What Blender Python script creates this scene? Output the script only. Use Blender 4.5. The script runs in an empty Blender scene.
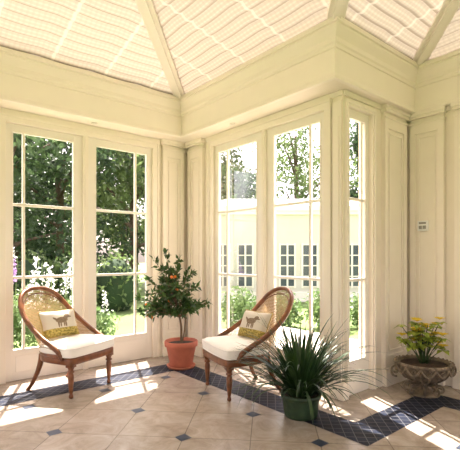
import bpy, math, random
from math import sin, cos, pi, radians, sqrt
from mathutils import Vector, Matrix, Euler, Quaternion
scene = bpy.context.scene
random.seed(7)

# ------------------------------------------------------------ materials
def newmat(name):
    m = bpy.data.materials.new(name); m.use_nodes = True
    nt = m.node_tree; nt.nodes.clear()
    out = nt.nodes.new('ShaderNodeOutputMaterial')
    return m, nt, out
def N(nt, t, **kw):
    n = nt.nodes.new(t)
    for k, v in kw.items():
        if k in n.inputs.keys(): n.inputs[k].default_value = v
        else: setattr(n, k, v)
    return n
def c4(c): return (c[0], c[1], c[2], 1)
def paint(name, col, rough=0.5, var=0.06, scale=6, bump=0.0, spec=0.5, metallic=0.0, bscale=60):
    m, nt, out = newmat(name)
    b = N(nt, 'ShaderNodeBsdfPrincipled', Roughness=rough, Metallic=metallic)
    b.inputs['Specular IOR Level'].default_value = spec
    tc = N(nt, 'ShaderNodeTexCoord'); no = N(nt, 'ShaderNodeTexNoise', Scale=scale, Detail=4.0)
    nt.links.new(tc.outputs['Object'], no.inputs['Vector'])
    r = N(nt, 'ShaderNodeValToRGB')
    r.color_ramp.elements[0].position = 0.3; r.color_ramp.elements[1].position = 0.7
    r.color_ramp.elements[0].color = c4([x*(1-var) for x in col]); r.color_ramp.elements[1].color = c4([min(1, x*(1+var)) for x in col])
    nt.links.new(no.outputs['Fac'], r.inputs['Fac']); nt.links.new(r.outputs['Color'], b.inputs['Base Color'])
    if bump > 0:
        n2 = N(nt, 'ShaderNodeTexNoise', Scale=bscale, Detail=3.0); bp = N(nt, 'ShaderNodeBump', Strength=bump, Distance=0.01)
        nt.links.new(tc.outputs['Object'], n2.inputs['Vector'])
        nt.links.new(n2.outputs['Fac'], bp.inputs['Height']); nt.links.new(bp.outputs['Normal'], b.inputs['Normal'])
    nt.links.new(b.outputs[0], out.inputs[0])
    return m
def leafmat(name, c1, c2, scale=3, trans=0.35, rough=0.45):
    m, nt, out = newmat(name)
    tc = N(nt, 'ShaderNodeTexCoord'); no = N(nt, 'ShaderNodeTexNoise', Scale=scale, Detail=3.0)
    nt.links.new(tc.outputs['Object'], no.inputs['Vector'])
    r = N(nt, 'ShaderNodeValToRGB'); r.color_ramp.elements[0].position = .35; r.color_ramp.elements[1].position = .65
    r.color_ramp.elements[0].color = c4(c1); r.color_ramp.elements[1].color = c4(c2)
    nt.links.new(no.outputs['Fac'], r.inputs['Fac'])
    b = N(nt, 'ShaderNodeBsdfPrincipled', Roughness=rough); t = N(nt, 'ShaderNodeBsdfTranslucent')
    mx = N(nt, 'ShaderNodeMixShader', Fac=trans)
    nt.links.new(r.outputs[0], b.inputs['Base Color']); nt.links.new(r.outputs[0], t.inputs['Color'])
    nt.links.new(b.outputs[0], mx.inputs[1]); nt.links.new(t.outputs[0], mx.inputs[2]); nt.links.new(mx.outputs[0], out.inputs[0])
    return m
M_wall = paint('cream_wall_paint', (.90, .815, .69), .55, .015)
M_trim = paint('cream_trim_paint', (.925, .845, .735), .38, .012)
M_sash = paint('window_sash_paint', (.92, .86, .78), .35, .012)
M_wood = paint('turned_walnut_wood', (.17, .058, .02), .3, .4, 14)
M_cush = paint('white_seat_linen', (.86, .825, .77), .9, .03, 8, .3)
M_terra = paint('terracotta', (.50, .15, .09), .75, .12, 9, .2)
M_saucer = paint('terracotta_saucer', (.42, .14, .08), .75, .12, 9)
M_soil = paint('potting_soil', (.05, .03, .02), .95, .3, 30, .5)
M_greenpot = paint('green_glazed_pot', (.02, .045, .018), .5, .4, 14, .5, bscale=25)
M_iron = paint('weathered_bronze_planter', (.19, .145, .10), .6, .5, 18, .6)
M_brass = paint('cream_downlight_trim', (.75, .70, .60), .4, .03, 10)
M_plastic = paint('white_plastic', (.92, .91, .89), .35, .01)
M_grey = paint('grey_dial', (.35, .33, .30), .5, .05)
M_bark = paint('tree_bark', (.13, .09, .06), .9, .3, 8, .6)
M_stem = paint('citrus_bark', (.16, .10, .055), .8, .25, 20)
M_leafC = leafmat('citrus_leaf', (.022, .06, .015), (.07, .14, .03), 9, .3, .35)
M_leafG = leafmat('strap_leaf', (.012, .04, .014), (.05, .105, .03), 6, .2, .4)
M_leafY = leafmat('lime_leaf', (.16, .28, .04), (.50, .56, .10), 12, .4, .5)
M_yellow = leafmat('yellow_flower', (.85, .62, .03), (.92, .76, .10), 20, .4)
M_orange = paint('orange_fruit_skin', (.80, .20, .02), .4, .1, 30, .2)
M_tree1 = leafmat('tree_foliage_dark', (.03, .062, .026), (.11, .17, .07), .9, .4)
M_tree2 = leafmat('tree_foliage_light', (.085, .135, .04), (.21, .28, .11), .9, .45)
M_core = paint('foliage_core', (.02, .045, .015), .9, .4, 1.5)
M_shrub = leafmat('shrub_foliage', (.09, .17, .05), (.24, .33, .14), 2.5, .4)
M_white = leafmat('white_flower', (.80, .80, .78), (.95, .95, .93), 5, .3)
M_purple = leafmat('purple_flower', (.35, .18, .5), (.55, .35, .65), 5, .3)
M_render = paint('house_render', (.70, .67, .60), .8, .04, 2)
M_slate = paint('slate_roof', (.27, .275, .29), .7, .15, 4)
M_darkglass = paint('dark_window_glass', (.08, .10, .12), .1, .2, 2)
M_insert = paint('navy_inset_tile', (.03, .045, .08), .35, .3, 12)
M_paving = paint('stone_paving', (.48, .43, .37), .85, .12, 3)

def lawn_mat():
    m, nt, out = newmat('lawn_grass')
    tc = N(nt, 'ShaderNodeTexCoord'); n1 = N(nt, 'ShaderNodeTexNoise', Scale=.6, Detail=8.0)
    nt.links.new(tc.outputs['Object'], n1.inputs['Vector'])
    r = N(nt, 'ShaderNodeValToRGB'); r.color_ramp.elements[0].position = .3; r.color_ramp.elements[1].position = .7
    r.color_ramp.elements[0].color = (.09, .14, .035, 1); r.color_ramp.elements[1].color = (.155, .22, .055, 1)
    b = N(nt, 'ShaderNodeBsdfPrincipled', Roughness=.9)
    nt.links.new(n1.outputs['Fac'], r.inputs['Fac']); nt.links.new(r.outputs[0], b.inputs['Base Color']); nt.links.new(b.outputs[0], out.inputs[0])
    return m
M_lawn = lawn_mat()

def glass_mat():
    m, nt, out = newmat('window_glass')
    t = N(nt, 'ShaderNodeBsdfTransparent', Color=(.985, .985, .98, 1)); g = N(nt, 'ShaderNodeBsdfGlossy', Roughness=.02)
    lw = N(nt, 'ShaderNodeLayerWeight', Blend=.25); mu = N(nt, 'ShaderNodeMath', operation='MULTIPLY'); mu.inputs[1].default_value = .2
    mx = N(nt, 'ShaderNodeMixShader')
    nt.links.new(lw.outputs['Fresnel'], mu.inputs[0]); nt.links.new(mu.outputs[0], mx.inputs[0])
    nt.links.new(t.outputs[0], mx.inputs[1]); nt.links.new(g.outputs[0], mx.inputs[2]); nt.links.new(mx.outputs[0], out.inputs[0])
    return m
M_glass = glass_mat()

TILE_O = (1.06, 3.43)
def floor_mat():
    m, nt, out = newmat('limestone_tile_floor')
    tc = N(nt, 'ShaderNodeTexCoord')
    sub = N(nt, 'ShaderNodeVectorMath', operation='SUBTRACT'); sub.inputs[1].default_value = (TILE_O[0], TILE_O[1], 0)
    mp = N(nt, 'ShaderNodeMapping'); mp.inputs['Rotation'].default_value = (0, 0, radians(45))
    br = N(nt, 'ShaderNodeTexBrick'); br.offset = 0; br.squash = 1
    br.inputs['Scale'].default_value = 1; br.inputs['Mortar Size'].default_value = .004; br.inputs['Mortar Smooth'].default_value = .3
    br.inputs['Brick Width'].default_value = .5162; br.inputs['Row Height'].default_value = .5162
    br.inputs['Color1'].default_value = (.48, .41, .345, 1); br.inputs['Color2'].default_value = (.40, .34, .285, 1); br.inputs['Mortar'].default_value = (.25, .21, .17, 1)
    nt.links.new(tc.outputs['Object'], sub.inputs[0]); nt.links.new(sub.outputs[0], mp.inputs[0]); nt.links.new(mp.outputs[0], br.inputs['Vector'])
    no = N(nt, 'ShaderNodeTexNoise', Scale=4.0, Detail=10.0, Roughness=.72); no.inputs['Distortion'].default_value = 1.2; nt.links.new(tc.outputs['Object'], no.inputs['Vector'])
    r = N(nt, 'ShaderNodeValToRGB'); r.color_ramp.elements[0].position = .36; r.color_ramp.elements[1].position = .64
    r.color_ramp.elements[0].color = (.68, .64, .61, 1); r.color_ramp.elements[1].color = (1.0, 1.0, 1.0, 1)
    mx = N(nt, 'ShaderNodeMixRGB', blend_type='MULTIPLY'); mx.inputs[0].default_value = 1
    nt.links.new(no.outputs['Fac'], r.inputs[0]); nt.links.new(br.outputs['Color'], mx.inputs[1]); nt.links.new(r.outputs[0], mx.inputs[2])
    b = N(nt, 'ShaderNodeBsdfPrincipled', Roughness=.27); b.inputs['Specular IOR Level'].default_value = .5
    bp = N(nt, 'ShaderNodeBump', Strength=.3, Distance=.004, invert=True)
    nt.links.new(br.outputs['Fac'], bp.inputs['Height']); nt.links.new(bp.outputs['Normal'], b.inputs['Normal'])
    nt.links.new(mx.outputs[0], b.inputs['Base Color']); nt.links.new(b.outputs[0], out.inputs[0])
    return m
def mosaic_mat():
    m, nt, out = newmat('navy_mosaic_border')
    tc = N(nt, 'ShaderNodeTexCoord')
    mp = N(nt, 'ShaderNodeMapping'); mp.inputs['Rotation'].default_value = (0, 0, radians(45)); nt.links.new(tc.outputs['Object'], mp.inputs[0])
    br = N(nt, 'ShaderNodeTexBrick'); br.offset = 0; br.squash = 1
    br.inputs['Scale'].default_value = 1; br.inputs['Mortar Size'].default_value = .0035
    br.inputs['Brick Width'].default_value = .075; br.inputs['Row Height'].default_value = .075
    br.inputs['Color1'].default_value = (.004, .006, .014, 1); br.inputs['Color2'].default_value = (.016, .021, .042, 1); br.inputs['Mortar'].default_value = (.11, .11, .12, 1)
    nt.links.new(mp.outputs[0], br.inputs['Vector'])
    b = N(nt, 'ShaderNodeBsdfPrincipled', Roughness=.5); b.inputs['Specular IOR Level'].default_value = .12
    nt.links.new(br.outputs['Color'], b.inputs['Base Color']); nt.links.new(b.outputs[0], out.inputs[0])
    return m
M_floor = floor_mat(); M_mosaic = mosaic_mat()

def blind_mat():
    m, nt, out = newmat('pleated_roof_blind_fabric')
    uv = N(nt, 'ShaderNodeUVMap'); sep = N(nt, 'ShaderNodeSeparateXYZ'); nt.links.new(uv.outputs[0], sep.inputs[0])
    def wave(sock, freq, lo, hi, phase=0.0):
        a = N(nt, 'ShaderNodeMath', operation='MULTIPLY'); a.inputs[1].default_value = freq*2*pi
        nt.links.new(sock, a.inputs[0])
        s = N(nt, 'ShaderNodeMath', operation='SINE'); nt.links.new(a.outputs[0], s.inputs[0])
        r = N(nt, 'ShaderNodeMapRange'); r.interpolation_type = 'SMOOTHSTEP'
        r.inputs['From Min'].default_value = lo; r.inputs['From Max'].default_value = hi
        nt.links.new(s.outputs[0], r.inputs['Value']); return r.outputs[0]
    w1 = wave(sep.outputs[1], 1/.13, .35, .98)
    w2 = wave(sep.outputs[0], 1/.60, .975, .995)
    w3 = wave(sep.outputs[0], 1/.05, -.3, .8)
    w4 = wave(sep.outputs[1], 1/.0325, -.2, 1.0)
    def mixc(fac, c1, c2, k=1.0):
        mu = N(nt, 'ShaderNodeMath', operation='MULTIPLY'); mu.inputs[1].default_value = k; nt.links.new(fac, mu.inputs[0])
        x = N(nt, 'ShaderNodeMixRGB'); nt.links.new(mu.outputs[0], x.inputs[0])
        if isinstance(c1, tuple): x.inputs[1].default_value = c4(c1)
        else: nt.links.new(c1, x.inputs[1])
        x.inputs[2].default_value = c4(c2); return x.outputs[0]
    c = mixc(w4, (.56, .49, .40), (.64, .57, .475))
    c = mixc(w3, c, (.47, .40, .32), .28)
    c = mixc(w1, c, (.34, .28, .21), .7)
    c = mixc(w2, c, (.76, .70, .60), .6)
    d = N(nt, 'ShaderNodeBsdfDiffuse'); t = N(nt, 'ShaderNodeBsdfTranslucent'); mx = N(nt, 'ShaderNodeMixShader', Fac=.10)
    nt.links.new(c, d.inputs[0]); nt.links.new(c, t.inputs[0]); nt.links.new(d.outputs[0], mx.inputs[1]); nt.links.new(t.outputs[0], mx.inputs[2])
    nt.links.new(mx.outputs[0], out.inputs[0]); return m
M_blind = blind_mat()

def cane_mat():
    m, nt, out = newmat('woven_cane')
    uv = N(nt, 'ShaderNodeUVMap')
    mp = N(nt, 'ShaderNodeMapping'); mp.inputs['Scale'].default_value = (62, 62, 1); nt.links.new(uv.outputs[0], mp.inputs[0])
    ck = N(nt, 'ShaderNodeTexVoronoi', Scale=1.0, Randomness=0.0); nt.links.new(mp.outputs[0], ck.inputs['Vector'])
    lt = N(nt, 'ShaderNodeMath', operation='GREATER_THAN'); lt.inputs[1].default_value = .30; nt.links.new(ck.outputs['Distance'], lt.inputs[0])
    b = N(nt, 'ShaderNodeBsdfPrincipled', Roughness=.5)
    no = N(nt, 'ShaderNodeTexNoise', Scale=8.0); r = N(nt, 'ShaderNodeValToRGB')
    r.color_ramp.elements[0].color = (.28, .16, .07, 1); r.color_ramp.elements[1].color = (.48, .32, .15, 1)
    nt.links.new(uv.outputs[0], no.inputs['Vector']); nt.links.new(no.outputs['Fac'], r.inputs[0]); nt.links.new(r.outputs[0], b.inputs['Base Color'])
    t = N(nt, 'ShaderNodeBsdfTransparent'); mx = N(nt, 'ShaderNodeMixShader')
    nt.links.new(lt.outputs[0], mx.inputs[0]); nt.links.new(t.outputs[0], mx.inputs[1]); nt.links.new(b.outputs[0], mx.inputs[2]); nt.links.new(mx.outputs[0], out.inputs[0])
    return m
M_cane = cane_mat()

def pillow_mat():
    m, nt, out = newmat('printed_pillow_fabric')
    uv = N(nt, 'ShaderNodeUVMap')
    def ell(cx, cy, rx, ry, rot=0):
        mp = N(nt, 'ShaderNodeMapping'); mp.vector_type = 'TEXTURE'
        mp.inputs['Location'].default_value = (cx, cy, 0); mp.inputs['Rotation'].default_value = (0, 0, rot); mp.inputs['Scale'].default_value = (rx, ry, 1)
        nt.links.new(uv.outputs[0], mp.inputs[0])
        l = N(nt, 'ShaderNodeVectorMath', operation='LENGTH'); nt.links.new(mp.outputs[0], l.inputs[0])
        c = N(nt, 'ShaderNodeMath', operation='LESS_THAN'); c.inputs[1].default_value = 1; nt.links.new(l.outputs['Value'], c.inputs[0]); return c.outputs[0]
    parts = [ell(.50, .57, .17, .11, .1), ell(.66, .70, .075, .08), ell(.60, .63, .06, .11, -.6), ell(.40, .42, .025, .12), ell(.60, .42, .025, .12),
             ell(.34, .61, .035, .11, .7), ell(.74, .67, .045, .03), ell(.46, .42, .02, .11), ell(.55, .42, .02, .11)]
    f = parts[0]
    for p in parts[1:]:
        a = N(nt, 'ShaderNodeMath', operation='MAXIMUM'); nt.links.new(f, a.inputs[0]); nt.links.new(p, a.inputs[1]); f = a.outputs[0]
    sep = N(nt, 'ShaderNodeSeparateXYZ'); nt.links.new(uv.outputs[0], sep.inputs[0])
    lt = N(nt, 'ShaderNodeMath', operation='LESS_THAN'); lt.inputs[1].default_value = .28; nt.links.new(sep.outputs[1], lt.inputs[0])
    no = N(nt, 'ShaderNodeTexNoise', Scale=18.0); nt.links.new(uv.outputs[0], no.inputs['Vector'])
    r1 = N(nt, 'ShaderNodeValToRGB'); r1.color_ramp.elements[0].color = (.07, .045, .03, 1); r1.color_ramp.elements[1].color = (.36, .26, .16, 1)
    r2 = N(nt, 'ShaderNodeValToRGB'); r2.color_ramp.elements[0].position = .4; r2.color_ramp.elements[1].position = .6
    r2.color_ramp.elements[0].color = (.20, .16, .03, 1); r2.color_ramp.elements[1].color = (.50, .38, .10, 1)
    nt.links.new(no.outputs['Fac'], r1.inputs[0]); nt.links.new(no.outputs['Fac'], r2.inputs[0])
    m1 = N(nt, 'ShaderNodeMixRGB'); m1.inputs[1].default_value = (.62, .56, .46, 1); nt.links.new(lt.outputs[0], m1.inputs[0]); nt.links.new(r2.outputs[0], m1.inputs[2])
    m2 = N(nt, 'ShaderNodeMixRGB'); nt.links.new(f, m2.inputs[0]); nt.links.new(m1.outputs[0], m2.inputs[1]); nt.links.new(r1.outputs[0], m2.inputs[2])
    b = N(nt, 'ShaderNodeBsdfPrincipled', Roughness=.9); nt.links.new(m2.outputs[0], b.inputs['Base Color']); nt.links.new(b.outputs[0], out.inputs[0])
    return m
M_pillow = pillow_mat(); M_pipe = paint('gold_piping', (.45, .33, .10), .7, .1)

# ------------------------------------------------------------ mesh helpers
def mkobj(name, V, F, mat, smooth=False, parent=None, UV=None):
    me = bpy.data.meshes.new(name); me.from_pydata([tuple(v) for v in V], [], F)
    if UV is not None:
        ul = me.uv_layers.new(name='UVMap')
        for l in me.loops: ul.data[l.index].uv = UV[l.vertex_index]
    me.materials.append(mat)
    if smooth:
        me.polygons.foreach_set('use_smooth', [True]*len(me.polygons))
    me.update()
    o = bpy.data.objects.new(name, me); scene.collection.objects.link(o)
    if parent: o.parent = parent
    return o
def empty(name, loc=(0, 0, 0), rz=0):
    e = bpy.data.objects.new(name, None); e.location = loc; e.rotation_euler = (0, 0, rz); e.empty_display_size = .2
    scene.collection.objects.link(e); return e
BC = [0]
class MB:
    def __init__(s): s.V = []; s.F = []
    def box(s, x0, x1, y0, y1, z0, z1, fn=None):
        BC[0] += 1; ep = (BC[0] % 13)*.00017   # tiny growth so that no two boxes share a plane
        i = len(s.V); x0, x1 = min(x0, x1)-ep, max(x0, x1)+ep; y0, y1 = min(y0, y1)-ep, max(y0, y1)+ep; z0 -= ep*.5; z1 += ep
        P = [(x0,y0,z0),(x1,y0,z0),(x1,y1,z0),(x0,y1,z0),(x0,y0,z1),(x1,y0,z1),(x1,y1,z1),(x0,y1,z1)]
        if fn: P = [fn(*p) for p in P]
        s.V += P
        s.F += [(i,i+3,i+2,i+1),(i+4,i+5,i+6,i+7),(i,i+1,i+5,i+4),(i+1,i+2,i+6,i+5),(i+2,i+3,i+7,i+6),(i+3,i,i+4,i+7)]
        return s
    def lathe(s, prof, seg=24, c=(0,0,0), M=None, sq=0):
        i = len(s.V)
        for (r, z) in prof:
            for k in range(seg):
                a = 2*pi*k/seg; v = Vector((r*cos(a), r*sin(a), z))
                if M: v = M @ v
                s.V.append(tuple(v+Vector(c)))
        for j in range(len(prof)-1):
            for k in range(seg):
                k2 = (k+1) % seg
                s.F.append((i+j*seg+k, i+j*seg+k2, i+(j+1)*seg+k2, i+(j+1)*seg+k))
        s.F.append(tuple(i+k for k in range(seg))[::-1]); s.F.append(tuple(i+(len(prof)-1)*seg+k for k in range(seg)))
        return s
    def tube(s, pts, rad, seg=8, sx=1.0, closed=False):
        pts = [Vector(p) for p in pts]; n = len(pts)
        if not hasattr(rad, '__len__'): rad = [rad]*n
        up = None; i = len(s.V)
        for j in range(n):
            if closed: t = pts[(j+1) % n]-pts[j-1]
            else: t = pts[min(j+1, n-1)]-pts[max(j-1, 0)]
            t.normalize()
            if up is None:
                up = Vector((0,0,1)) if abs(t.z) < .9 else Vector((1,0,0))
            a = up - t*up.dot(t); a.normalize(); b = t.cross(a); up = a
            for k in range(seg):
                an = 2*pi*k/seg; s.V.append(tuple(pts[j]+(a*cos(an)*sx+b*sin(an))*rad[j]))
        m = n if closed else n-1
        for j in range(m):
            j2 = (j+1) % n
            for k in range(seg):
                k2 = (k+1) % seg; s.F.append((i+j*seg+k, i+j*seg+k2, i+j2*seg+k2, i+j2*seg+k))
        if not closed:
            s.F.append(tuple(i+k for k in range(seg))[::-1]); s.F.append(tuple(i+(n-1)*seg+k for k in range(seg)))
        return s
    def sphere(s, c, r, seg=12, ring=8, sc=(1,1,1)):
        prof = [(max(.0005, r*sin(pi*j/ring)), -r*cos(pi*j/ring)) for j in range(ring+1)]
        return s.lathe(prof, seg, c, Matrix.Diagonal(Vector(sc)))
    def leaf(s, base, d, nrm, L, W, fold=.25, bend=.2):
        d = d.normalized(); side = d.cross(nrm)
        if side.length < 1e-3: side = d.cross(Vector((1,.3,0)))
        side.normalize(); n = side.cross(d)
        i = len(s.V)
        mid = base+d*L*.45+n*(-bend*.1)*L
        s.V += [tuple(base), tuple(mid+side*W*.5+n*fold*W*.5), tuple(mid), tuple(mid-side*W*.5+n*fold*W*.5), tuple(base+d*L-n*bend*L)]
        s.F += [(i,i+1,i+2),(i,i+2,i+3),(i+1,i+4,i+2),(i+2,i+4,i+3)]
    def make(s, name, mat, smooth=False, parent=None):
        return mkobj(name, s.V, s.F, mat, smooth, parent)
def crom(P, n=6, closed=False):
    P = [Vector(p) for p in P]; out = []
    m = len(P); rng = range(m) if closed else range(m-1)
    for i in rng:
        g = (lambda k: P[k % m]) if closed else (lambda k: P[max(0, min(m-1, k))])
        p0, p1, p2, p3 = g(i-1), g(i), g(i+1), g(i+2)
        for j in range(n):
            t = j/n
            out.append(.5*((2*p1)+(p2-p0)*t+(2*p0-5*p1+4*p2-p3)*t*t+(3*p1-p0-3*p2+p3)*t**3))
    if not closed: out.append(P[-1])
    return out
def bevel(o, w=.006, seg=2):
    b = o.modifiers.new('bev', 'BEVEL'); b.width = w; b.segments = seg; b.limit_method = 'ANGLE'
    return o

# ------------------------------------------------------------ room shell
YN, XM, YR, XR, XW, YS = 5.1, 3.45, 2.42, 4.70, -2.6, -2.6
north = lambda a, b, z: (a, YN+b, z)
mid = lambda a, b, z: (XM+b, a, z)
ret = lambda a, b, z: (a, YR+b, z)
right = lambda a, b, z: (XR+b, a, z)
west = lambda a, b, z: (XW-b, a, z)
south = lambda a, b, z: (a, YS-b, z)
OPZ = 2.86
def wall(name, fn, a0, a1, ops, th=.12, H=3.56):
    m = MB(); cur = a0
    for (o0, o1) in ops:
        m.box(cur, o0, 0, th, 0, H, fn); m.box(o0, o1, 0, th, OPZ, H, fn); cur = o1
    m.box(cur, a1, 0, th, 0, H, fn)
    return m.make(name, M_wall)
wall('wall_north', north, XW, XM, [(-1.25, .57), (1.06, 2.88)])
wall('wall_east', mid, YR+.12, YN+.12, [(2.63, 4.47)], .10)
wall('wall_bay', ret, XM, XR+.12, [(3.52, 3.94)])
wall('wall_right', right, YS, YR, [(-1.9, .3)])
wall('wall_west', west, YS, YN, [(-1.9, .9), (1.9, 4.5)])
wall('wall_south', south, XW, XR, [(-1.9, .9), (1.6, 3.9)])
mkobj('floor', [(XW-.1,YS-.1,0),(XR+.05,YS-.1,0),(XR+.05,YR+.1,0),(XM+.08,YR+.1,0),(XM+.08,YN+.1,0),(XW-.1,YN+.1,0)], [(0,1,2,3,4,5)], M_floor)
oi = [(-2.15,-2.15),(4.3,-2.15),(4.3,2.02),(3.05,2.02),(3.05,4.65),(-2.15,4.65)]
ii = [(-1.83,-1.83),(4.0,-1.83),(4.0,1.71),(2.74,1.71),(2.74,4.33),(-1.83,4.33)]
mkobj('mosaic_floor_border', [(x,y,.002) for x,y in oi+ii], [(k,(k+1)%6,6+(k+1)%6,6+k) for k in range(6)], M_mosaic)
m = MB()
for i in range(-4, 5):
    for j in range(-8, 3):
        x = TILE_O[0]+i*.73; y = TILE_O[1]+j*.73; h = .048
        if (x < 2.68 and -1.7 < y < 4.25 and x > -1.8) or (x < 3.95 and -1.7 < y < 1.65 and x > 0):
            k = len(m.V); m.V += [(x-h,y-h,.002),(x+h,y-h,.002),(x+h,y+h,.002),(x-h,y+h,.002)]; m.F.append((k,k+1,k+2,k+3))
m.make('inset_floor_tiles', M_insert)

def leaf_window(name, fn, a0, a1, g0, g1, munt):
    e = empty(name)
    m = MB(); z0, z1 = .33, 2.78; b0, b1 = .025, .07
    m.box(a0, g0, b0, b1, .0, OPZ, fn); m.box(g1, a1, b0, b1, .0, OPZ, fn)
    m.box(g0, g1, b0, b1, z1, OPZ, fn); m.box(g0, g1, b0, b1, .0, z0, fn)
    for (p, q) in ((g0, g0+.014), (g1-.014, g1)): m.box(p, q, b0-.008, b1-.01, z0, z1, fn)
    for (p, q) in ((z0, z0+.014), (z1-.014, z1)): m.box(g0, g1, b0-.008, b1-.01, p, q, fn)
    if g1-g0 > .4: m.box(g0+.04, g1-.04, b0-.008, b0+.01, .09, z0-.06, fn)
    bevel(m.make('sash_frame', M_sash, parent=e), .004)
    k = MB()
    for zz in (z0+(z1-z0)/3, z0+2*(z1-z0)/3): k.box(g0, g1, b0+.002, b1-.008, zz-.014, zz+.014, fn)
    for a in munt: k.box(a-.013, a+.013, b0+.004, b1-.01, z0, z1, fn)
    bevel(k.make('muntins', M_sash, parent=e), .004)
    g = MB(); P = [fn(g0, .05, z0), fn(g1, .05, z0), fn(g1, .05, z1), fn(g0, .05, z1)]
    g.V = P; g.F = [(0,1,2,3)]; g.make('glass', M_glass, parent=e)
    return e
leaf_window('window_1', north, 1.06, 1.92, 1.13, 1.82, [1.255])
leaf_window('window_2', north, 1.98, 2.88, 2.08, 2.81, [2.64])
leaf_window('window_3', mid, 3.54, 4.47, 3.645, 4.40, [4.22])
leaf_window('window_4', mid, 2.63, 3.48, 2.70, 3.38, [2.85])
leaf_window('window_5', ret, 3.52, 3.94, 3.57, 3.88, [3.82])
leaf_window('window_6', north, -1.25, -.37, -1.18, -.44, [-1.05])
leaf_window('window_7', north, -.31, .57, -.24, .50, [.37])
leaf_window('window_8', right, -1.9, .3, -1.8, .2, [-1.1, -.4])
leaf_window('unseen_window_9', west, -1.9, .9, -1.8, .8, [-.9, 0.])  # unseen west and south glazing, added large to let light into the room
leaf_window('unseen_window_10', west, 1.9, 4.5, 2.0, 4.4, [2.8, 3.6])
leaf_window('unseen_window_11', south, -1.9, .9, -1.8, .8, [-.9, 0.])
leaf_window('unseen_window_12', south, 1.6, 3.9, 1.7, 3.8, [2.4, 3.1])
def casing(name, fn, o0, o1, w=.085, mull=()):
    m = MB()
    for (p, q) in ((o0-w, o0), (o1, o1+w)):
        m.box(p, q, -.022, 0, 0.0, OPZ+w, fn)
    m.box(o0-w, o0-w+.02, -.036, 0, 0, OPZ+w, fn); m.box(o1+w-.02, o1+w, -.036, 0, 0, OPZ+w, fn)
    m.box(o0, o1, -.022, 0, OPZ, OPZ+w, fn); m.box(o0-w, o1+w, -.036, 0, OPZ+w-.02, OPZ+w+.01, fn)
    for (p, q) in mull: m.box(p, q, -.012, .07, 0, OPZ, fn); m.box((p+q)/2-.012, (p+q)/2+.012, -.02, 0, 0, OPZ, fn)
    return bevel(m.make(name, M_trim), .003)
casing('trim_1', north, 1.06, 2.88, mull=[(1.92, 1.98)])
casing('trim_2', mid, 2.63, 4.47, mull=[(3.48, 3.54)])
casing('trim_3', ret, 3.52, 3.94, .045)
casing('trim_4', north, -1.25, .57, mull=[(-.37, -.31)])
def pilaster(name, fn, a0, a1, top=3.0, pr=.05, capout=.03):
    m = MB(); w = a1-a0; e = min(.06, w*.2)
    m.box(a0+.002, a1-.002, -pr+.016, 0, .0, top-.002, fn)
    m.box(a0, a0+e, -pr, 0, .2, top-.13, fn); m.box(a1-e, a1, -pr, 0, .2, top-.13, fn)
    m.box(a0+e, a1-e, -pr, 0, .18, .32, fn); m.box(a0+e, a1-e, -pr, 0, top-.24, top-.13, fn)
    if w > .3:
        m.box(a0+e+.03, a0+e+.045, -pr+.004, 0, .36, top-.28, fn); m.box(a1-e-.045, a1-e-.03, -pr+.004, 0, .36, top-.28, fn)
        m.box(a0+e+.03, a1-e-.03, -pr+.005, 0, .36, .375, fn); m.box(a0+e+.03, a1-e-.03, -pr+.005, 0, top-.295, top-.28, fn)
    c = capout
    m.box(a0-c*.4, a1+c*.4, -pr-c*.5, 0, top-.135, top-.115, fn)
    m.box(a0-c*.6, a1+c*.6, -pr-c*.7, 0, top-.07, top-.04, fn); m.box(a0-c, a1+c, -pr-c*1.3, 0, top-.04, top, fn)
    m.box(a0-c*.4, a1+c*.4, -pr-.018, 0, 0, .15, fn); m.box(a0-c*.2, a1+c*.2, -pr-.010, 0, .15, .18, fn)
    return bevel(m.make(name, M_trim), .003)
pilaster('trim_5', north, 3.02, 3.36)
pilaster('trim_6', mid, 4.66, 5.01)
pilaster('trim_7', north, .66, .94)
pilaster('trim_8', ret, 4.14, 4.60, capout=.025)
pilaster('trim_9', right, 1.99, 2.36, capout=.025)
pilaster('trim_10', right, 1.42, 1.88, capout=.025)
m = MB()
m.box(YR+.01, 2.53, -.02, 0, .16, 2.9, mid); m.box(YR+.03, 2.51, -.028, 0, .3, 2.75, mid); m.box(YR-.03, 2.53, -.04, 0, 0, .16, mid)
m.box(XM-.04, 3.47, -.035, 0, 0, .16, ret)
bevel(m.make('trim_11', M_trim), .003)
def base(name, fn, a0, a1):
    m = MB(); m.box(a0, a1, -.025, 0, 0, .14, fn); m.box(a0, a1, -.014, 0, .14, .17, fn); bevel(m.make(name, M_trim), .003)
base('baseboard_north', north, 2.965, XM); base('baseboard_east', mid, 4.555, YN); base('baseboard_bay', ret, 3.985, XR); base('baseboard_right', right, .4, YR)

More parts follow.
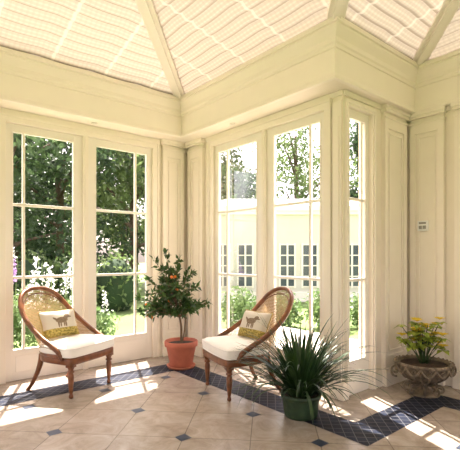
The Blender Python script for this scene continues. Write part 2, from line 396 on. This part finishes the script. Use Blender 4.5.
# bulkhead + cornice (core kept 1 cm behind the moulded fascia)
m = MB(); k = .012
m.box(XW, 3.45, 4.8+k, 5.1, 3.0, 3.5); m.box(3.15+k, 3.45, 2.294+k, 4.8+k, 3.0, 3.5); m.box(3.16+k, XR, 2.294+k, YR, 3.0, 3.5)
m.box(4.63+k, XR, YS, 2.3+k, 3.0, 3.5); m.box(XW, -2.3-k, YS, 4.8, 3.0, 3.5); m.box(-2.3, 4.63, YS, -2.3-k, 3.0, 3.5)
m.make('trim_12', M_wall)
PATH = [(-2.3,-2.3),(-2.3,4.8),(3.15,4.8),(3.15,2.294),(4.63,2.294),(4.63,-2.3)]
def sweep(name, prof, mat):
    V = []; F = []; n = len(PATH); k = len(prof)
    for i in range(n):
        p = Vector(PATH[i]); a = Vector(PATH[i-1]); b = Vector(PATH[(i+1) % n])
        d1 = (p-a).normalized(); d2 = (b-p).normalized()
        n1 = Vector((d1.y, -d1.x)); n2 = Vector((d2.y, -d2.x)); off = n1+n2
        for (o, z) in prof: V.append((p.x+off.x*o, p.y+off.y*o, z))
    for i in range(n):
        j = (i+1) % n
        for q in range(k-1): F.append((i*k+q, j*k+q, j*k+q+1, i*k+q+1))
    return mkobj(name, V, F, mat)
sweep('trim_13', [(-.03,2.994),(.012,2.994),(.018,3.008),(.012,3.03),(.004,3.035),(.0,3.05),(0,3.27),(.012,3.275),(.014,3.30),(.028,3.315),(.03,3.355),(.042,3.375),(.065,3.41),(.075,3.43),(.075,3.45),(.092,3.455),(.092,3.495),(.05,3.505),(-.06,3.505)], M_trim)
sweep('trim_14', [(.0,3.506),(.03,3.507),(.03,3.53),(.0,3.545),(-.06,3.55),(-.1,3.9)], M_trim)
m = MB()
m.box(XW, XM, -.02, 0, 2.95, 2.998, north); m.box(YR, YN, -.02, 0, 2.95, 2.997, mid); m.box(XM, XR, -.02, 0, 2.95, 2.998, ret); m.box(YS, YR, -.02, 0, 2.95, 2.997, right)
m.make('trim_15', M_trim)

# ------------------------------------------------------------ roof: blinds
S = .25; T = 1.6; Z0 = 3.53; zT = Z0+S*T
panels = [((-2.3,4.8),(3.15,4.8),(1.55,3.2),(-.7,3.2)),
          ((3.15,4.8),(3.15,2.294),(1.55,.694),(1.55,3.2)),
          ((3.15,2.294),(4.63,2.294),(3.03,.694),(1.55,.694)),
          ((4.63,2.294),(4.63,-2.3),(3.03,-.7),(3.03,.694)),
          ((4.63,-2.3),(-2.3,-2.3),(-.7,-.7),(3.03,-.7)),
          ((-2.3,-2.3),(-2.3,4.8),(-.7,3.2),(-.7,-.7))]
roof = empty('ceiling')
for pi_, (a, b, c, d) in enumerate(panels):
    a, b, c, d = [Vector(q) for q in (a, b, c, d)]
    L = (b-a).length; u = (b-a).normalized(); V = []; F = []; UV = []
    nu = max(8, int(L/.06)); nv = 98
    for j in range(nv+1):
        t = j/nv; p = a.lerp(d, t); q = b.lerp(c, t)
        for i in range(nu+1):
            w = p.lerp(q, i/nu); s = (w-a).dot(u); vv = t*T*1.03
            sag = .03*abs(sin(pi*vv/.13)) + .014*abs(sin(pi*s/.60))
            V.append((w.x, w.y, Z0+S*t*T - sag + .02)); UV.append((s, vv))
    for j in range(nv):
        for i in range(nu):
            k = j*(nu+1)+i; F.append((k, k+1, k+nu+2, k+nu+1))
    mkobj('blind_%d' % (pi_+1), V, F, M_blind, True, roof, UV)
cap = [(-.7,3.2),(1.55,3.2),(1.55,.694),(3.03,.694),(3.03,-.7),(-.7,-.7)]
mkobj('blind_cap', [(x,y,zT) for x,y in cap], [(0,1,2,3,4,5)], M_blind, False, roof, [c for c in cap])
m = MB()
def beam(m, p, q, w, h, drop):
    p = Vector(p); q = Vector(q); d = (q-p).normalized(); s = d.cross(Vector((0,0,1))).normalized(); n = s.cross(d)
    i = len(m.V)
    for c in (p, q):
        for (aa, bb) in ((-1,0),(1,0),(1,1),(-1,1)): m.V.append(tuple(c+s*w*.5*aa+n*(-drop+h*bb)))
    m.F += [(i,i+1,i+2,i+3),(i+7,i+6,i+5,i+4),(i,i+4,i+5,i+1),(i+1,i+5,i+6,i+2),(i+2,i+6,i+7,i+3),(i+3,i+7,i+4,i)]
for (a, b, c, d) in panels:
    beam(m, (a[0],a[1],Z0), (d[0],d[1],zT), .15, .09, .05); beam(m, (a[0],a[1],Z0), (d[0],d[1],zT), .07, .05, .075)
for k in range(6):
    p, q = cap[k], cap[(k+1) % 6]; beam(m, (p[0],p[1],zT), (q[0],q[1],zT), .12, .09, .05)
m.make('hip_beams', M_sash, parent=roof)
for i, (x, y) in enumerate(((2.0, 4.95), (3.3, 3.9))):
    l = MB(); l.lathe([(.022,2.985),(.032,2.985),(.036,2.990),(.036,2.998),(.02,2.998)], 20, (x, y, 0)); l.make('recessed_downlight' + ('' if i == 0 else '.%03d' % i), M_brass, True)
e = empty('thermostat')
l = MB(); l.box(2.155, 2.265, -.062, -.033, 1.67, 1.78, right); bevel(l.make('plate', M_plastic, parent=e), .003)
l = MB(); l.box(2.172, 2.248, -.066, -.06, 1.745, 1.765, right); l.box(2.172, 2.205, -.068, -.06, 1.69, 1.725, right); l.box(2.217, 2.248, -.068, -.06, 1.69, 1.725, right); l.make('dials', M_grey, parent=e)

# ------------------------------------------------------------ chairs
def outline(sc=1.0):
    half = [(.33,0),(.325,.16),(.31,.29),(.26,.325),(.15,.33),(0,.325),(-.12,.29),(-.21,.21),(-.26,.11),(-.275,0)]
    pts = half+[(x,-y) for x, y in half[-2:0:-1]]
    return [Vector((p.x*sc+.02*(1-sc), p.y*sc, 0)) for p in crom([(x,y,0) for x, y in pts], 4, True)]
def loft(name, rings, mat, parent, cap_=True):
    V = []; F = []; n = len(rings[0])
    for r in rings: V += [tuple(p) for p in r]
    for j in range(len(rings)-1):
        for k in range(n): F.append((j*n+k, j*n+(k+1)%n, (j+1)*n+(k+1)%n, (j+1)*n+k))
    if cap_: F.append(tuple(range(n))[::-1]); F.append(tuple((len(rings)-1)*n+k for k in range(n)))
    return mkobj(name, V, F, mat, True, parent)
def ring(sc, z, dome=0): return [Vector((p.x, p.y, z)) for p in outline(sc)]
def chair(name, loc, rz):
    e = empty(name, loc, rz)
    loft('seat_rail', [ring(.94,.325), ring(.985,.33), ring(1.0,.34), ring(1.0,.385), ring(.98,.395), ring(.9,.398)], M_wood, e)
    loft('seat_cushion', [ring(.93,.395), ring(.985,.40), ring(1.015,.415), ring(1.02,.445), ring(1.015,.475), ring(.985,.497), ring(.93,.509), ring(.75,.519), ring(.4,.525), ring(.1,.526)], M_cush, e)
    p = MB(); p.tube(ring(1.012,.488), .006, 6, closed=True); p.tube(ring(1.012,.41), .006, 6, closed=True); p.make('cushion_piping', M_cush, True, e)
    H = [(-.53,0,1.03),(-.52,.12,1.015),(-.48,.225,.96),(-.415,.285,.87),(-.33,.315,.77),(-.21,.332,.67),(-.07,.338,.58),(.06,.34,.515),(.16,.338,.455),(.21,.335,.38)]
    full = [(x,-y,z) for x, y, z in H[:0:-1]]+H
    C = crom(full, 6)
    Bh = [(-.285,0),(-.28,.06),(-.265,.115),(-.235,.17),(-.20,.215),(-.15,.26),(-.08,.30),(.02,.325),(.12,.332),(.20,.333)]
    Bf = crom([(x,-y,.405) for x, y in Bh[:0:-1]]+[(x,y,.405) for x, y in Bh], 6)
    f = MB(); n = len(C)
    rad = [.023 if 4 < i < n-5 else .018 for i in range(n)]
    f.tube(C, rad, 10, 1.15)
    inn = [C[i].lerp(Bf[i], .09) + Vector((.012,0,0)) for i in range(6, n-6)]
    f.tube(inn, .007, 6)
    f.tube([b+Vector((0,0,.005)) for b in Bf], .018, 8)
    f.make('back_frame', M_wood, True, e)
    V = []; F = []; UV = []; nv = 12
    L = 0; acc = [0]
    for i in range(1, n): L += (Bf[i]-Bf[i-1]).length*.5+(C[i]-C[i-1]).length*.5; acc.append(L)
    for i in range(n):
        for j in range(nv+1):
            t = j/nv; v = Bf[i].lerp(C[i], t); hgt = (C[i]-Bf[i]).length
            w = sin(pi*t); v = v+Vector((.05*w*max(0, hgt-.1), 0, 0))
            V.append(tuple(v)); UV.append((acc[i], t*hgt))
    for i in range(n-1):
        for j in range(nv): k = i*(nv+1)+j; F.append((k, k+nv+1, k+nv+2, k+1))
    mkobj('cane_back', V, F, M_cane, True, e, UV)
    prof = [(.012,0),(.019,.005),(.022,.02),(.018,.035),(.014,.045),(.019,.06),(.022,.10),(.027,.16),(.030,.21),(.027,.235),(.020,.245),(.034,.255),(.034,.265),(.022,.275),(.029,.29),(.034,.305),(.034,.34)]
    for i, s in enumerate((1, -1)):
        l = MB(); l.lathe(prof, 16, (.265, .275*s, 0)); l.box(.232, .298, .275*s-.033, .275*s+.033, .305, .38); l.make('leg_%d' % (i+1), M_wood, True, e)
        b = MB(); b.tube(crom([(-.19,.215*s,.38),(-.205,.22*s,.29),(-.235,.235*s,.18),(-.285,.255*s,.07),(-.335,.27*s,.0)], 4), [.03,.03,.029,.028,.028,.027,.026,.025,.024,.023,.022,.021,.020,.019,.019,.019,.019], 8)
        b.make('leg_%d' % (i+3), M_wood, True, e)
    r = MB()
    for s in (1,-1): r.sphere((.30, .275*s, .355), .016, 10, 6, (.4,1,1))
    r.make('rosettes', M_wood, True, e)
    return e
def pillow(name, chairobj, lx, ly, lz, yaw, lean, w=.40, h=.29, t=.07):
    V = []; F = []; UV = []; n = 20
    for side in (1, -1):
        for j in range(n+1):
            for i in range(n+1):
                u = -1+2*i/n; v = -1+2*j/n
                th = t*max(0, (1-u**4))**.6*max(0, (1-v**4))**.6
                pin = 1-.07*(1-abs(u))*abs(v)**2
                pin2 = 1-.07*(1-abs(v))*abs(u)**2
                V.append((side*th, u*w/2*pin2, v*h/2*pin)); UV.append(((i/n) if side == 1 else 1-i/n, j/n))
    for s in range(2):
        o = s*(n+1)**2
        for j in range(n):
            for i in range(n):
                k = o+j*(n+1)+i; q = (k, k+1, k+n+2, k+n+1); F.append(q if s == 0 else q[::-1])
    e = empty(name)
    mkobj('pillow_body', V, F, M_pillow, True, e, UV)
    P = []
    for k in range(80):
        a = k/80*4; s_ = int(a); f = a-s_; f = -1+2*f
        u, v = [(f,-1),(1,f),(-f,1),(-1,-f)][s_]
        P.append((0, u*w/2*(1-.07*(1-abs(v))*abs(u)**2), v*h/2*(1-.07*(1-abs(u))*abs(v)**2)))
    p = MB(); p.tube(P, .006, 6, closed=True); p.make('piping', M_pipe, True, e)
    M = Matrix.Translation(chairobj.location) @ Matrix.Rotation(chairobj.rotation_euler.z, 4, 'Z') @ Matrix.Translation((lx, ly, lz)) @ Matrix.Rotation(yaw, 4, 'Z') @ Matrix.Rotation(lean, 4, 'Y')
    e.matrix_world = M
    return e
ch1 = chair('cane_armchair', (1.57, 4.50, 0), radians(-64))
ch2 = chair('cane_armchair.001', (2.90, 3.29, 0), radians(165.5))
pillow('throw_pillow', ch1, -.155, -.02, .665, radians(-16), radians(-24))
pillow('throw_pillow.001', ch2, -.155, .02, .665, radians(16), radians(-24))

# ------------------------------------------------------------ potted orange tree
def rnd_dir(up=0.0):
    while True:
        v = Vector((random.uniform(-1,1), random.uniform(-1,1), random.uniform(-1,1)))
        if .1 < v.length < 1: v.normalize(); v.z += up; return v.normalized()
e = empty('potted_orange_tree', (2.90, 4.42, 0))
m = MB(); m.lathe([(.12,0),(.165,0),(.18,.035),(.17,.035),(.15,.02)], 28); m.make('saucer', M_saucer, True, e)
m = MB(); m.lathe([(.11,.02),(.135,.022),(.140,.04),(.185,.26),(.192,.265),(.205,.27),(.208,.325),(.200,.335),(.185,.33),(.18,.29),(.17,.28)], 32); m.make('pot', M_terra, True, e)
m = MB(); m.lathe([(.17,.28),(.175,.295),(.10,.305),(.001,.31)], 24); m.make('soil', M_soil, True, e)
br = MB(); lf = MB(); fr = MB()
trunk = crom([(0,0,.29),(.0,.0,.5),(-.03,.02,.70),(-.07,.05,.90)], 5)
br.tube(trunk, [.016-.0004*i for i in range(len(trunk))], 8)
trunk2 = crom([(.02,.01,.29),(.05,-.01,.5),(.03,-.05,.7),(.04,-.06,.9)], 4); br.tube(trunk2, .009, 6)
for i in range(46):
    s = trunk[random.randrange(8, len(trunk))]
    d = rnd_dir(.3); L = random.uniform(.22, .50)
    end = s+Vector((d.x*L-.05, d.y*L+.03, d.z*L*1.05+.10))
    if end.z > 1.48: end.z = 1.48-random.random()*.1
    if end.z < .66: end.z = .64+random.random()*.12
    mid_ = (s+end)/2+Vector((0,0,.03)); P = crom([s, mid_, end], 5); br.tube(P, [.007-.0004*k for k in range(len(P))], 5)
    for k, p in enumerate(P[3:]):
        for _ in range(4):
            dd = (rnd_dir(.1)+(end-s).normalized()*.6).normalized()
            lf.leaf(p+rnd_dir()*.015, dd, rnd_dir(.8), random.uniform(.06,.105), random.uniform(.028,.045))
    if i % 6 == 0: fr.sphere(P[-3]+Vector((0,0,-.04))+rnd_dir()*.02, .020, 10, 8)
for i in range(3):
    d = rnd_dir(.1); fr.sphere((d.x*.22-.03, d.y*.22, 1.0+d.z*.2), .020, 10, 8)
br.make('branches', M_stem, True, e); lf.make('leaves', M_leafC, False, e); fr.make('oranges', M_orange, True, e)

# ------------------------------------------------------------ strappy plant
e = empty('potted_strap_leaf_plant', (2.83, 2.42, 0))
m = MB(); m.lathe([(.12,0),(.138,.0),(.145,.02),(.150,.05),(.160,.15),(.163,.16),(.175,.165),(.178,.195),(.170,.202),(.158,.195),(.155,.16)], 28); m.make('pot', M_greenpot, True, e)
m = MB(); m.lathe([(.155,.16),(.16,.175),(.001,.18)], 20); m.make('soil', M_soil, True, e)
b = MB()
for i in range(270):
    az = random.uniform(0, 2*pi); L = random.uniform(.42, .84); el = random.uniform(.65, 1.45); droop = random.uniform(.4, 1.9)*(1.6-el*.7)
    r0 = random.uniform(0, .10); p = Vector((r0*cos(az), r0*sin(az), .17)); W = random.uniform(.007, .013)
    ns = 9; a = el; side = Vector((-sin(az), cos(az), 0)); i0 = len(b.V)
    for k in range(ns+1):
        t = k/ns; w = W*(1-t**2.2)*(.7+.6*min(1, t*4)) + .0008
        nrm = Vector((-cos(az)*sin(a), -sin(az)*sin(a), cos(a)))
        b.V += [tuple(p+side*w), tuple(p-nrm*w*.35), tuple(p-side*w)]
        a -= droop*(t*.9+.15)/ns*1.7
        p = p+Vector((cos(az)*cos(a), sin(az)*cos(a), sin(a)))*L/ns
        if p.z < .05: p.z = .05
        if p.y > .43: p.y = .43
        if e.location.x + p.x > 3.38: p.x = 3.38-e.location.x
    for k in range(ns):
        q = i0+k*3; b.F += [(q,q+1,q+4,q+3),(q+1,q+2,q+5,q+4)]
b.make('leaves', M_leafG, True, e)

# ------------------------------------------------------------ urn planter
e = empty('footed_urn_planter', (4.22, 2.00, 0), radians(-40))
m = MB()
m.lathe([(.13,.0),(.15,.0),(.155,.012),(.14,.025),(.10,.035),(.06,.05),(.042,.07),(.04,.09),(.055,.10),(.06,.11),(.05,.12),(.07,.135),(.13,.15),(.19,.18),(.225,.225),(.24,.27),(.25,.285),(.268,.30),(.272,.315),(.262,.327),(.24,.325),(.225,.30),(.21,.27)], 32)
m.make('bowl', M_iron, True, e)
m = MB()
for k in range(32):
    a = 2*pi*k/32; m.sphere((.270*cos(a), .270*sin(a), .32), .014, 8, 6)
for k in range(18):
    a = 2*pi*k/18; m.tube(crom([(.075*cos(a),.075*sin(a),.13),(.14*cos(a),.14*sin(a),.15),(.20*cos(a),.20*sin(a),.184),(.240*cos(a),.240*sin(a),.25)], 3), .011, 6)
for k in range(12):
    a0 = 2*pi*k/12; P = []
    for j in range(9):
        t = j/8; a = a0+2*pi/12*t; r = .268-.008*sin(pi*t); P.append((r*cos(a), r*sin(a), .295-.07*sin(pi*t)))
    m.tube(P, .010, 6)
    a = a0+pi/12; P = []
    for j in range(14):
        t = j/13*2.2*pi; rr = .026*(1-j/18); P.append(((.262)*cos(a)-rr*sin(t)*sin(a), .262*sin(a)+rr*sin(t)*cos(a), .265+rr*cos(t)))
    m.tube(P, .006, 5)
for s in (1,-1):
    P = []
    for j in range(22):
        t = j/21*1.6*pi*1.5; r = .06*(1-j/30); P.append((s*(.285+r*cos(t-pi*.6)*.8), 0, .24+r*sin(t-pi*.6)*1.1))
    m.tube(P, .011, 8)
for k in range(8):
    a = pi/8+pi/4*k; P = []
    for j in range(18):
        t = j/17*2.4*pi; r = .042*(1-j/24); x = .13+.02+r*cos(pi/2-t); z = .054+r*sin(pi/2-t)
        P.append((x*cos(a), x*sin(a), z))
    m.tube([(.05*cos(a), .05*sin(a), .10)]+P, .010, 8)
m.make('ornament', M_iron, True, e)
m = MB(); m.lathe([(.21,.27),(.235,.30),(.001,.31)], 20); m.make('soil', M_soil, True, e)
lf = MB(); st = MB(); fl = MB()
for i in range(46):
    d = rnd_dir(.9); r = random.uniform(.08, .27); hh = random.uniform(.12, .38)
    end = Vector((d.x*r, d.y*r, .33+hh)); P = crom([(d.x*.03, d.y*.03, .30), (d.x*r*.5, d.y*r*.5, .31+hh*.6), end], 3); st.tube(P, .0035, 5)
    for k in range(4):
        dd = Vector((cos(k*1.6+i), sin(k*1.6+i), random.uniform(-.2,.35)))
        lf.leaf(end, dd, Vector((0,0,1)), random.uniform(.07,.11), random.uniform(.05,.08), .15, .3)
    if i % 2 == 0:
        for k in range(9):
            a = 2*pi*k/9; fl.leaf(end+Vector((0,0,.03)), Vector((cos(a), sin(a), .6)), Vector((0,0,1)), .066, .05)
lf.make('leaves', M_leafY, False, e); st.make('stems', M_leafG, True, e); fl.make('flowers', M_yellow, False, e)

# ------------------------------------------------------------ exterior
GZ = -.28
mkobj('lawn', [(-60,-40,GZ),(80,-40,GZ),(80,80,GZ),(-60,80,GZ)], [(0,1,2,3)], M_lawn)
m = MB(); m.box(XW-1.5, XM+.1, YN+.14, YN+1.2, GZ, -.03); m.box(XM+.14, XR+1.5, YR+.15, YN+1.2, GZ, -.03); m.make('stone_terrace', M_paving)
def foliage(mb, c, R, n, L, W, shell=.55):
    for i in range(n):
        d = rnd_dir(); r = (shell+(1-shell)*random.random())
        p = Vector((c[0]+d.x*R[0]*r, c[1]+d.y*R[1]*r, c[2]+d.z*R[2]*r))
        mb.leaf(p, rnd_dir(-.2), rnd_dir(.5), L*random.uniform(.6,1.3), W*random.uniform(.6,1.3))
def tree(name, x, y, H, R, mat, n=5200, leafs=.26, low=.25, core=True, seed=1):
    random.seed(seed); e = empty(name, (x, y, GZ))
    t = MB(); t.tube(crom([(0,0,0),(.1,.05,H*.3),(-.05,0,H*.6),(0,.1,H*.85)], 4), [.24-.014*i for i in range(13)], 8)
    lf = MB(); co = MB(); nb = 9
    for i in range(nb):
        a = 2*pi*i/nb*1.7; z = H*(low+(.9-low)*(i+.5)/nb); rr = R*(.65 if i < nb-2 else .25)
        c = (cos(a)*rr, sin(a)*rr, z); t.tube([(0,0,z*.75), (c[0]*.5,c[1]*.5,z*.9), c], [.09,.06,.03], 6)
        cr = R*random.uniform(.5, .68); foliage(lf, c, (cr,cr,cr*.8), n//nb, leafs, leafs*.6)
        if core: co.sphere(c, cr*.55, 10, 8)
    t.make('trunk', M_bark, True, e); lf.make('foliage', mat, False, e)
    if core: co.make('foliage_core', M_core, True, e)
tree('tree', 3.0, 15.0, 8.5, 2.6, M_tree1, seed=11, core=False)
tree('tree.001', 5.6, 17.5, 9.5, 3.0, M_tree1, seed=12, low=.2, core=False)
tree('tree.002', 8.6, 17.0, 9.0, 2.8, M_tree2, seed=13, low=.25, core=False)
tree('tree.003', 1.2, 22, 9, 3.2, M_tree2, seed=14)
tree('tree.004', 14.5, 20.0, 9.5, 3.0, M_tree1, seed=15, core=False)
tree('tree.005', 19.5, 17.0, 10.5, 3.2, M_tree2, seed=16, core=False, n=4600)
tree('tree.006', 24.0, 14.0, 11.0, 3.2, M_tree1, seed=17)
tree('tree.007', 11.0, 23.0, 10, 3.2, M_tree1, seed=18)
tree('tree.008', 5.5, 24.0, 8.5, 3.4, M_tree1, seed=19, low=.15)
tree('tree.009', 17.6, 21.5, 9.6, 3.0, M_tree1, seed=20, core=False)
random.seed(5)
lf = MB(); co = MB()
for i in range(11):
    x = -6+i*1.15; y = 12.6-.05*i+random.uniform(-.2,.2)
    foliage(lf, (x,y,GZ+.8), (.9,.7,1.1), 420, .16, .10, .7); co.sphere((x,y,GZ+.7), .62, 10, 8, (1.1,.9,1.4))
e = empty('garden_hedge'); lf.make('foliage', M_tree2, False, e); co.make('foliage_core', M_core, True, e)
lf = MB(); wf = MB(); pf = MB()
for (x, y, R, h) in ((1.9,7.7,.55,1.1),(2.5,7.9,.5,.9),(1.5,7.9,.5,1.1),(3.35,8.2,.5,.6),(1.0,7.6,.5,1.0),(.2,7.7,.5,1.0)):
    foliage(lf, (x,y,GZ+h*.5), (R,R*.8,h*.6), 900, .10, .05, .2)
    for k in range(9 if x < 3 else 3):
        px = x+random.uniform(-R,R)*.9; py = y+random.uniform(-R,R)*.6; top = GZ+h*random.uniform(1.0,1.95)
        lf.tube([(px,py,GZ+.2),(px+random.uniform(-.08,.08),py,top)], .006, 4)
        tgt = wf if (x > 1.6 or k % 2) else pf
        for q in range(34):
            zz = random.uniform(0,.45); rr = .025+.09*zz
            p = Vector((px+random.uniform(-rr,rr), py+random.uniform(-rr,rr), top-zz)); tgt.leaf(p, rnd_dir(.3), rnd_dir(), .06, .05)
e = empty('flowering_shrub'); lf.make('foliage', M_shrub, False, e); wf.make('white_blooms', M_white, False, e); pf.make('purple_blooms', M_purple, False, e)
lf = MB()
for (x, y, R, h) in ((6.3,7.2,.5,.9),(7.1,6.6,.5,.8),(7.8,5.9,.55,.9),(8.6,5.4,.5,.8),(5.7,8.2,.45,.8)):
    foliage(lf, (x,y,GZ+h*.5), (R,R,h*.6), 900, .12, .07, .3)
lf.make('low_garden_shrub', M_shrub)
e = empty('garden_house_wing', (12.3, 9.26, GZ), radians(-39.9))
b = MB(); b.box(-4.6, 6.0, 0, 4, 0.01, 3.25); b.make('walls', M_render, parent=e)
b = MB(); b.box(-4.75, 6.15, -.15, 4.2, 3.25, 3.40); b.box(-4.7, 6.1, -.1, 0, 3.12, 3.25); b.box(-4.6, 6.0, -.05, 0, 0.01, .35)
for x in (-4.5,-2.2,.1,2.4,4.7): b.box(x-.12, x+.12, -.06, 0, 0.01, 3.15)
b.make('cornice', M_sash, parent=e)
b = MB()
b.V = [(-4.75,-.15,3.41),(6.15,-.15,3.41),(6.15,4.2,3.41),(-4.75,4.2,3.41),(-3.6,2,3.95),(5.0,2,3.95)]; b.F = [(0,1,5,4),(1,2,5),(2,3,4,5),(3,0,4)]
b.make('roof', M_slate, parent=e)
g = MB(); fr = MB()
for x in (-3.75,-2.95,-1.45,-.65,.85,1.65,3.15,3.95,5.4):
    g.box(x-.27, x+.27, -.02, .02, .55, 2.05)
    for xx in (x-.27, x, x+.27): fr.box(xx-.03, xx+.03, -.05, 0, .5, 2.1)
    for zz in (.55, .92, 1.3, 1.67, 2.05): fr.box(x-.3, x+.3, -.045, 0, zz-.02, zz+.02)
g.make('panes', M_darkglass, parent=e); fr.make('window_frames', M_sash, parent=e)

# ------------------------------------------------------------ light, world, camera
sd = bpy.data.lights.new('sun', 'SUN'); sd.energy = 18; sd.angle = radians(.6); sd.color = (1, .93, .84)
so = bpy.data.objects.new('sun', sd); scene.collection.objects.link(so)
so.rotation_euler = Vector((-.20, -.48, -1)).to_track_quat('-Z', 'Y').to_euler()
w = bpy.data.worlds.new('sky'); scene.world = w; w.use_nodes = True; nt = w.node_tree; nt.nodes.clear()
sky = nt.nodes.new('ShaderNodeTexSky'); sky.sky_type = 'NISHITA'; sky.sun_disc = False; sky.sun_elevation = radians(60); sky.sun_rotation = radians(24); sky.dust_density = 4
hs = nt.nodes.new('ShaderNodeHueSaturation'); hs.inputs['Saturation'].default_value = .38
tint = nt.nodes.new('ShaderNodeMixRGB'); tint.blend_type = 'MULTIPLY'; tint.inputs[0].default_value = 1; tint.inputs[2].default_value = (1.09, .965, .955, 1)
bg = nt.nodes.new('ShaderNodeBackground'); bg.inputs['Strength'].default_value = .56; wo = nt.nodes.new('ShaderNodeOutputWorld')
nt.links.new(sky.outputs[0], hs.inputs['Color']); nt.links.new(hs.outputs[0], tint.inputs[1]); nt.links.new(tint.outputs[0], bg.inputs[0]); nt.links.new(bg.outputs[0], wo.inputs[0])
cd = bpy.data.cameras.new('camera'); cam = bpy.data.objects.new('camera', cd); scene.collection.objects.link(cam)
cam.location = (0, 0, 1.4); cam.rotation_euler = (radians(90), 0, radians(-39.9)); cd.sensor_width = 36; cd.lens = 36*420/460; cd.shift_y = 30/460
scene.camera = cam
scene.view_settings.view_transform = 'Standard'
scene.view_settings.exposure = 0.3
